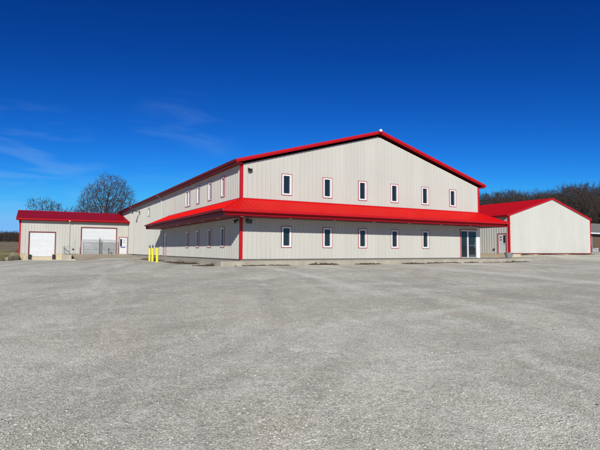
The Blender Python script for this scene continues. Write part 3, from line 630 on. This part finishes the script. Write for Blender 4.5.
# walks and stoop (setting)
f = MB(); ZW = -.05
f.add([(-1.9, -1.9, ZW), (23.1, -1.9, ZW), (23.1, 0.03, ZW), (.03, .03, ZW), (.03, 20.4, ZW), (-1.9, 20.4, ZW)] + [(-1.9, -1.9, -1), (23.1, -1.9, -1), (23.1, .03, -1), (.03, .03, -1), (.03, 20.4, -1), (-1.9, 20.4, -1)],
      [(0, 1, 2, 3), (0, 3, 4, 5), (0, 6, 7, 1), (1, 7, 8, 2), (3, 2, 8, 9), (4, 3, 9, 10), (5, 4, 10, 11), (0, 5, 11, 6)])
tag(f.build("pavement", M['conc'], bevel=.015), None, None, kind="structure")
f = MB(); f.box(RU - 1.3, RU - .03, 3.9, 16, -.5, RZ - .02); f.box(RU - .03, RU + .25, 3.9, RV - .04, -.5, RZ - .02); f.build("stoop_pavement", M['conc_y'], bevel=.015)["kind"] = "structure"
f = MB(); f.box(23.1, RU - 1.3, -.2, 5.8, -.6, -.06); f.build("link_pavement", M['conc'])["kind"] = "structure"
# dark rubble strip at the foot of the right gable
# tub
tb = MB(); tb.lathe((28.6, 2.8, -.055), [(.24, 0), (.27, .02), (.42, .44), (.45, .46), (.45, .48), (.42, .48), (.40, .45), (.26, .04), (.02, .03)], 28)
tag(tb.build("metal_tub", M['galv'], smooth=False), "round galvanised tub flaring to its rim, beside the pale outbuilding's white door", "tub")
# bollards
bl = [(-2.62, 12.9, "yellow bollard farthest from the building corner, one of three"), (-2.92, 10.4, "middle yellow bollard of the three beside the side wall"), (-3.25, 7.4, "yellow bollard nearest the lot, one of three")]
for (u, v, lab) in bl:
    z = float(G(u, v)); r = thing("bollard", (u, v, z), lab, "bollard", "yellow bollards beside the big building")
    f = MB((u, v, z - .1)); f.lathe((0, 0, 0), [(.085, 0), (.085, 1.12)], 20); f.build("post", M['yellow'], r, smooth=False)
    f = MB((u, v, z + 1.02)); f.lathe((0, 0, 0), [(.06, 0), (.06, .2), (.03, .25), (.005, .26)], 16); f.build("cap", M['steel_dk'], r)

# leaf litter and dirt clumps along the walk edge
def litter(n, segs):
    V_, F_ = [], []
    for _ in range(n):
        (a0, b0, a1, b1, w_) = random.choice(segs); t_ = random.random()
        u = a0 + (a1 - a0) * t_; v = b0 + (b1 - b0) * t_; nn = noise.noise(Vector((u * .55, v * .55, 1))) + .35 * noise.noise(Vector((u * 3, v * 3, 5)))
        if nn < -.10 + random.random() * .22: continue
        du, dv = (b1 - b0), -(a1 - a0); l_ = math.hypot(du, dv) or 1; o = abs(random.gauss(0, 1.35)) * w_ * (.55 + 1.6 * max(nn, 0)); u += du / l_ * o; v += dv / l_ * o
        hmax = .10 * max(.1, .55 + 1.6 * noise.noise(Vector((u * 5, v * 5, 7)))) * max(0, nn + .1) * 2 * math.exp(-o / w_); z = float(G(u, v)) + random.random() * hmax + .01
        s = random.uniform(.018, .05); c_ = Vector((u, v, z)); ax = Vector((random.gauss(0, 1), random.gauss(0, 1), random.gauss(0, 1))).normalized(); q = ax.orthogonal().normalized(); w2 = ax.cross(q)
        k = len(V_); V_ += [tuple(c_ + q * s), tuple(c_ + w2 * s * .6 + ax * s * .2), tuple(c_ - q * s), tuple(c_ - w2 * s * .6 + ax * s * .2)]; F_.append((k, k + 1, k + 2, k + 3))
    me = bpy.data.meshes.new("leaf_litter"); me.from_pydata(V_, [], F_); me.materials.append(M['litter']); o = bpy.data.objects.new("leaf_litter", me); COL.objects.link(o); return o
# segments run so that the outward side is to their right-hand normal (du,dv)
tag(litter(52000, [(24.5, -1.93, -1.2, -1.93, -.16), (24.5, -1.93, -1.2, -1.93, -.16), (-1.95, -1.0, -1.95, 18, -.28), (-1.95, -1.0, -1.95, 11, -.28), (RU + RW, RV - .1, RU + .4, RV - .1, -.35)]), "dry brown leaves and soil gathered along the foot of the walks", "leaf litter", kind="stuff")

# ------------------------------------------------------------------ brown house beyond, right
hu, hv = 64.0, 17.0; gz = float(G(68, 16)) 
bh = thing("brown_house", (hu, hv, gz), "long low brown board house with grey shingle roof behind the pale outbuilding", "house")
f = MB(); f.box(hu, hu + 26, hv, hv + 9, gz - .5, gz + 2.95); f.build("wall", M['brownwood'], bh)
f = MB((hu - .5, hv, gz), (1, 0, 0), (0, 1, 0)); f.prism([(-.7, 2.92), (4.5, 4.95), (9.7, 2.92), (9.7, 2.80), (4.5, 4.83), (-.7, 2.80)], 0, 27); rf = f.build("roof", M['shingle'], bh)
f = MB((hu - .5, hv, gz), (1, 0, 0), (0, 1, 0))
for k in range(16): 
    t_ = k / 16; y_ = -.7 + 5.2 * t_; z_ = 2.925 + 2.03 * t_; f.prism([(y_, z_), (y_ + .325, z_ + .127 + .004), (y_ + .325, z_ + .127 + .012), (y_, z_ + .03)], 0, 27)
f.build("shingle_course", M['shingle'], rf)
f = MB(); f.box(hu - .5, hu + 26.5, hv - .84, hv - .70, gz + 2.72, gz + 2.93); f.build("gutter", M['white'], bh)
for a in (3, 9, 15, 21):
    f = MB((hu, hv, gz), (1, 0, 0), (0, -1, 0)); f.box(a, a + 1.6, .0, .05, .9, 2.1); wf = f.build("window", M['white'], bh); f = MB((hu, hv, gz), (1, 0, 0), (0, -1, 0)); f.box(a + .1, a + .75, .05, .055, 1.0, 2.0); f.box(a + .85, a + 1.5, .05, .055, 1.0, 2.0); f.build("pane", M['glass'], wf)
x_, y_ = along(591.9, 66); z_ = float(G(x_, y_)); f = MB(); f.bar((x_, y_, z_ - .2), (x_, y_, z_ + 2.3), .05); tag(f.build("fence_post", M['galv']), "thin pale upright post in front of the brown house", "post")
x_, y_ = along(595.2, 69); z_ = float(G(x_, y_)); tr = thing("white_bench", (x_, y_, z_), "small white bench standing before the brown house", "bench")
f = MB((x_, y_, z_)); f.box(-.45, .45, -.2, .2, .42, .50); f.build("seat", M['white'], tr)
for sx in (-.36, .36):
    f = MB((x_, y_, z_)); f.box(sx - .05, sx + .05, -.16, .16, 0, .42); f.build("leg", M['white'], tr)

# ------------------------------------------------------------------ bare trees
def tree_segs(h, spread, seed, npts=2200, trunk_r=.28, base=.22, rmul=1.0, step=.42, twigs=3, lobes=7, core=.84, lobe_w=.28):
    """a bare crown grown toward points scattered in a lumpy dome, radii thickened from the tips down"""
    from mathutils.kdtree import KDTree
    rnd = np.random.default_rng(seed); R_c = h * .40 * spread; zc = h * (base + (1 - base) * .46); rzv = h * (1 - base) * .54
    lob = [(rnd.normal(size=3), rnd.uniform(.80, 1.10)) for _ in range(lobes)]
    lob = [(l / np.linalg.norm(l), k) for l, k in lob]
    P = []
    while len(P) < npts:
        q = rnd.uniform(-1, 1, 3); r = np.linalg.norm(q)
        if r > 1 or r < .12: continue
        k = core
        for l, kk in lob: 
            t = max(0, float(q @ l) / r - 1 + lobe_w) / lobe_w; k += max(-.1, kk - core + .04) * t
        if r > k or (r < .55 and rnd.random() < .35): continue
        P.append((q[0] * R_c, q[1] * R_c, zc + q[2] * rzv * (1 if q[2] > 0 else .85)))
    P = np.array(P); alive = np.ones(len(P), bool)
    N_ = [np.array((0, 0, -.4))]; par = [-1]; z = -.4; x = np.zeros(2)
    while z < h * base: z += step; x = x + rnd.normal(0, .035, 2); N_.append(np.array((x[0], x[1], z))); par.append(len(N_) - 2)
    nt_ = len(N_); kill = step * 1.15
    for it in range(90):
        kd = KDTree(len(N_)); [kd.insert(n_, i) for i, n_ in enumerate(N_)]; kd.balance(); acc = {}
        idx = np.nonzero(alive)[0]
        if not len(idx): break
        for i in idx:
            co, j, d = kd.find(P[i])
            if d < kill: alive[i] = False; continue
            v_ = (P[i] - N_[j]) / d
            if j in acc: acc[j] = acc[j] + v_
            else: acc[j] = v_
        if not acc: break
        added = 0
        for j, v_ in acc.items():
            v_ = v_ + rnd.normal(0, .22, 3); q = N_[j] + v_ / (np.linalg.norm(v_) + 1e-6) * step
            if kd.find(q)[2] < step * .25: continue
            N_.append(q); par.append(j); added += 1
        if not added: break
    n = len(N_); ch = [0] * n; rad = [0.0] * n
    for i in range(n - 1, 0, -1):
        if rad[i] == 0: rad[i] = .008 ** 2.3
        rad[par[i]] += rad[i]; ch[par[i]] += 1
    rad = [max(r, .008 ** 2.3) ** (1 / 2.3) for r in rad]; k = trunk_r / rad[0]; rad = [max(.007, r * k * (1 if r * k > .03 else .9)) for r in rad]
    trunk, crown = [], []
    for i in range(1, n):
        a, b_ = Vector(N_[par[i]]), Vector(N_[i]); (trunk if i < nt_ else crown).append((a, b_, min(rad[par[i]], rad[i] * 1.5), rad[i], 0 if i < nt_ else 2 if rad[i] > .04 else 4))
        if i >= nt_ and rad[i] < .035:
            d = (b_ - a).normalized()
            for _ in range(twigs if ch[i] == 0 else 1):
                ro = (b_ - Vector((0, 0, h * .3))).normalized(); e = (d + ro * .7 + Vector(rnd.normal(0, .42, 3))).normalized(); ln = step * rnd.uniform(.9, 3.0); mid = b_ + e * ln * .55; e2 = (e + Vector(rnd.normal(0, .35, 3))).normalized()
                crown.append((b_, mid, .007, .005, 4)); crown.append((mid, mid + e2 * ln * .5, .005, .003, 4))
    return trunk, crown
def seg_mesh(name, segs, material, rmin=.008, fat=1.0):
    V_ = []; F_ = []
    for a, b_, r0, r1, lev in segs:
        n = 7 if lev == 0 else 5 if lev < 3 else 3; d = (b_ - a).normalized(); q = d.orthogonal().normalized(); w = d.cross(q); k = len(V_)
        for c_, r in ((a, max(r0 * fat, rmin)), (b_, max(r1 * fat, rmin * .8))):
            for j in range(n):
                t_ = 6.2832 * j / n; p = c_ + q * (math.cos(t_) * r) + w * (math.sin(t_) * r); V_.append((p.x, p.y, p.z))
        F_ += [(k + j, k + (j + 1) % n, k + n + (j + 1) % n, k + n + j) for j in range(n)]
    me = bpy.data.meshes.new(name); me.from_pydata(V_, [], F_); me.materials.append(material); me.shade_smooth(); me.update(); return me
def make_tree(loc, label, cat, tm, cm, scale=(1, 1, 1), rot=0, group=None, name="bare_tree"):
    r = thing(name, loc, label, cat, group); r.rotation_euler = (0, 0, rot); r.scale = scale
    for nm, me in (("trunk", tm), ("crown", cm)):
        o = bpy.data.objects.new(nm, me); COL.objects.link(o); o.parent = r
    return r
# hero tree behind the loading wing
ts, cs_ = tree_segs(15.9, .98, 12, npts=5200, trunk_r=.42, base=.13, step=.36, twigs=4, lobes=16, core=.80, lobe_w=.20)
x_, y_ = along(104, 97); zg = float(G(x_, y_))
make_tree((x_, y_, zg), "broad leafless tree rising behind the ridge of the loading wing", "tree", seg_mesh("trunk", ts, M['bark']), seg_mesh("crown", cs_, M['twig2'], .016), rot=.6, scale=(1, 1, 1))
for (px, d_, h_, sd, spr, np_, lab) in ((42, 90, 10.9, 21, .85, 520, "small scrubby tree showing over the loading wing roof, the wider of two"), (52.5, 91, 10.6, 33, .55, 340, "narrow small scrubby tree showing over the loading wing roof"), (71, 100, 9.3, 44, .9, 400, "low leafless tree whose twig tips just clear the loading wing roof")):
    ts, cs_ = tree_segs(h_, spr, sd, npts=np_, trunk_r=.16, base=.2, step=.45, twigs=4, lobes=5)
    x_, y_ = along(px, d_); make_tree((x_, y_, float(G(x_, y_))), lab, "tree", seg_mesh("trunk", ts, M['bark']), seg_mesh("crown", cs_, M['twig2'], .02), rot=sd)
# wood behind the right building
var = []
for i in range(5):
    ts, cs_ = tree_segs(15, .82 + .08 * (i % 3), 100 + i, npts=1500, trunk_r=.24, base=.25, step=.55, twigs=4, lobes=6)
    var.append((seg_mesh("trunk", ts, M['bark']), seg_mesh("crown", cs_, M['twig'], .024)))
rn = random.Random(3); G_ = "bare trees of the wood behind the pale outbuilding"
for row, (dd, n, h0) in enumerate(((100, 22, 12.9), (116, 24, 15.0), (134, 28, 16.8), (152, 30, 18.6))):
    for i in range(n):
        px = 470 + (i + rn.uniform(-.3, .3)) * (260 / n); d_ = dd + rn.uniform(-6, 6); x_, y_ = along(px, d_)
        k = h0 * rn.uniform(.86, 1.08) / 15 * (0.90 + .12 * min(1, max(0, (px - 480) / 90))); tm, cm = var[rn.randrange(5)]
        make_tree((x_, y_, float(G(x_, y_)) - .6), "leafless brown tree in the dense winter wood behind the pale outbuilding", "tree", tm, cm, (k * rn.uniform(.9, 1.15), k * rn.uniform(.9, 1.15), k), rn.uniform(0, 6.28), G_)
# undergrowth in that wood: dense brush
def brush(n, place, hgt_, mat_, name, r=.03, per=7, sp=.5):
    S = []; rb_ = random.Random(8)
    for _ in range(n):
        x, y, h_ = place(rb_); z = float(G(x, y)) - .2
        for k in range(per):
            a = Vector((x + rb_.gauss(0, .5), y + rb_.gauss(0, .5), z)); d = Vector((rb_.gauss(0, sp), rb_.gauss(0, sp), 1)).normalized(); p = a; ln = h_ * rb_.uniform(.5, 1)
            for q in range(3): p2 = p + (d + Vector((rb_.gauss(0, .25), rb_.gauss(0, .25), 0))) * ln / 3; S.append((p, p2, r * (1 - q * .25), r * (.8 - q * .25), 3)); p = p2
    me = seg_mesh(name, S, mat_, .01); o = bpy.data.objects.new(name, me); COL.objects.link(o); return o
def pl(rb_): px = rb_.uniform(470, 720); d = rb_.uniform(96, 150); x, y = along(px, d); return x, y, rb_.uniform(2, 7)
tag(brush(3600, pl, 5, M['twig'], "undergrowth", .04), "tangled brown brush under the winter wood", "brush", kind="stuff")
# far wood across the field at the left
def pl2(rb_): px = rb_.uniform(-60, 34); d = rb_.uniform(300, 345); x, y = along(px, d); return x, y, rb_.uniform(5.5, 8.5)
tag(brush(3000, pl2, 8, M['twig'], "distant_wood", .13, 9, .32), "dark distant wood across the dry field", "wood", kind="stuff")
# dry grass tufts by the wing wall
def pl3(rb_): x = rb_.uniform(-24, -12.8); return x, rb_.uniform(33.6, 48) if x < -13.6 else rb_.uniform(36, 48), rb_.uniform(.12, .4)
gm = mat("dry_grass", (.34, .27, .15, 1), .9, var=.5, vscale=.6, col2=(.15, .16, .06, 1))
tag(brush(3500, pl3, .3, gm, "dry_grass", .008, 8, .5), "dry grass at the near edge of the field", "grass", kind="stuff")

# ------------------------------------------------------------------ light
SUN = Vector((1.65, 3.28, -1.80)).normalized()      # direction the light travels
sd = bpy.data.lights.new("sun", 'SUN'); so = bpy.data.objects.new("sun", sd); COL.objects.link(so)
sd.energy = 4.8; sd.angle = math.radians(.53); sd.color = (1, .975, .885); so.rotation_euler = SUN.to_track_quat('-Z', 'Y').to_euler(); so.location = (-20, -40, 25)
wd = bpy.data.worlds.new("World"); scene.world = wd; wd.use_nodes = True; nt = wd.node_tree; bg = nt.nodes["Background"]
sky = nt.nodes.new("ShaderNodeTexSky"); sky.sky_type = 'NISHITA'; sky.sun_disc = False
sky.sun_elevation = math.asin(-SUN.z); sky.sun_rotation = math.atan2(-SUN.x, -SUN.y); sky.air_density = .7; sky.dust_density = 0; sky.ozone_density = 6
# camera-like rendition of a very clear winter sky: each channel of the sky on its own contrast curve
sc_ = nt.nodes.new("ShaderNodeSeparateColor"); cc_ = nt.nodes.new("ShaderNodeCombineColor"); nt.links.new(sky.outputs[0], sc_.inputs[0])
for i, (k_, p_, m_) in enumerate(((.095, 2.5, 3.4), (.40, 1.86, 8.8), (.763, 1.52, 17.0))):
    pw = nt.nodes.new("ShaderNodeMath"); pw.operation = 'POWER'; pw.inputs[1].default_value = p_; nt.links.new(sc_.outputs[i], pw.inputs[0])
    ml = nt.nodes.new("ShaderNodeMath"); ml.operation = 'MULTIPLY'; ml.inputs[1].default_value = k_; nt.links.new(pw.outputs[0], ml.inputs[0])
    mn = nt.nodes.new("ShaderNodeMath"); mn.operation = 'SMOOTH_MIN'; mn.inputs[1].default_value = m_; mn.inputs[2].default_value = m_ * .5; nt.links.new(ml.outputs[0], mn.inputs[0]); nt.links.new(mn.outputs[0], cc_.inputs[i])
# thin cirrus wisps, fixed in the sky by direction
tc = nt.nodes.new("ShaderNodeTexCoord")
def wnoise(scale, sc, rot, loc=(0, 0, 0)):
    mp = nt.nodes.new("ShaderNodeMapping"); mp.inputs["Scale"].default_value = sc; mp.inputs["Rotation"].default_value = rot; mp.inputs["Location"].default_value = loc
    nt.links.new(tc.outputs["Generated"], mp.inputs[0]); n = nt.nodes.new("ShaderNodeTexNoise"); n.inputs["Scale"].default_value = scale; n.inputs["Detail"].default_value = 7; n.inputs["Roughness"].default_value = .6; n.inputs["Distortion"].default_value = .6
    nt.links.new(mp.outputs[0], n.inputs["Vector"]); return n.outputs[0]
def lobe(px, py, width):
    r = (px - 300) / FPX; h = (225 - py) / FPX; d = (fwd + r2 * r + u2 * h).normalized()
    dp = nt.nodes.new("ShaderNodeVectorMath"); dp.operation = 'DOT_PRODUCT'; dp.inputs[1].default_value = d; nt.links.new(tc.outputs["Generated"], dp.inputs[0])
    mr_ = nt.nodes.new("ShaderNodeMapRange"); mr_.inputs[1].default_value = math.cos(width); mr_.inputs[2].default_value = 1; nt.links.new(dp.outputs["Value"], mr_.inputs[0]); return mr_.outputs[0]
def wm(op, a, b_):
    q = nt.nodes.new("ShaderNodeMath"); q.operation = op
    for i, s in enumerate((a, b_)):
        if isinstance(s, (int, float)): q.inputs[i].default_value = s
        else: nt.links.new(s, q.inputs[i])
    return q.outputs[0]
l1 = wm('ADD', lobe(180, 152, .13), wm('MULTIPLY', lobe(20, 203, .20), 2.2)); l1 = wm('ADD', l1, wm('MULTIPLY', lobe(30, 158, .07), .5))
ns = wnoise(5, (1, 1, 5), (.25, .12, 0)); mr_ = nt.nodes.new("ShaderNodeMapRange"); mr_.inputs[1].default_value = .45; mr_.inputs[2].default_value = .80; nt.links.new(ns, mr_.inputs[0])
cf = wm('MINIMUM', wm('MULTIPLY', wm('MULTIPLY', l1, mr_.outputs[0]), .16), .30)
mx = nt.nodes.new("ShaderNodeMix"); mx.data_type = 'RGBA'; mx.inputs[7].default_value = (6.5, 10.5, 15.5, 1); nt.links.new(cf, mx.inputs[0]); nt.links.new(cc_.outputs[0], mx.inputs[6])
nt.links.new(mx.outputs[2], bg.inputs["Color"]); bg.inputs["Strength"].default_value = .055

scene.view_settings.view_transform = 'Standard'; scene.view_settings.look = 'None'; scene.view_settings.exposure = 0; scene.view_settings.gamma = 1; scene.view_settings.use_curve_mapping = False
scene.render.engine = 'CYCLES'
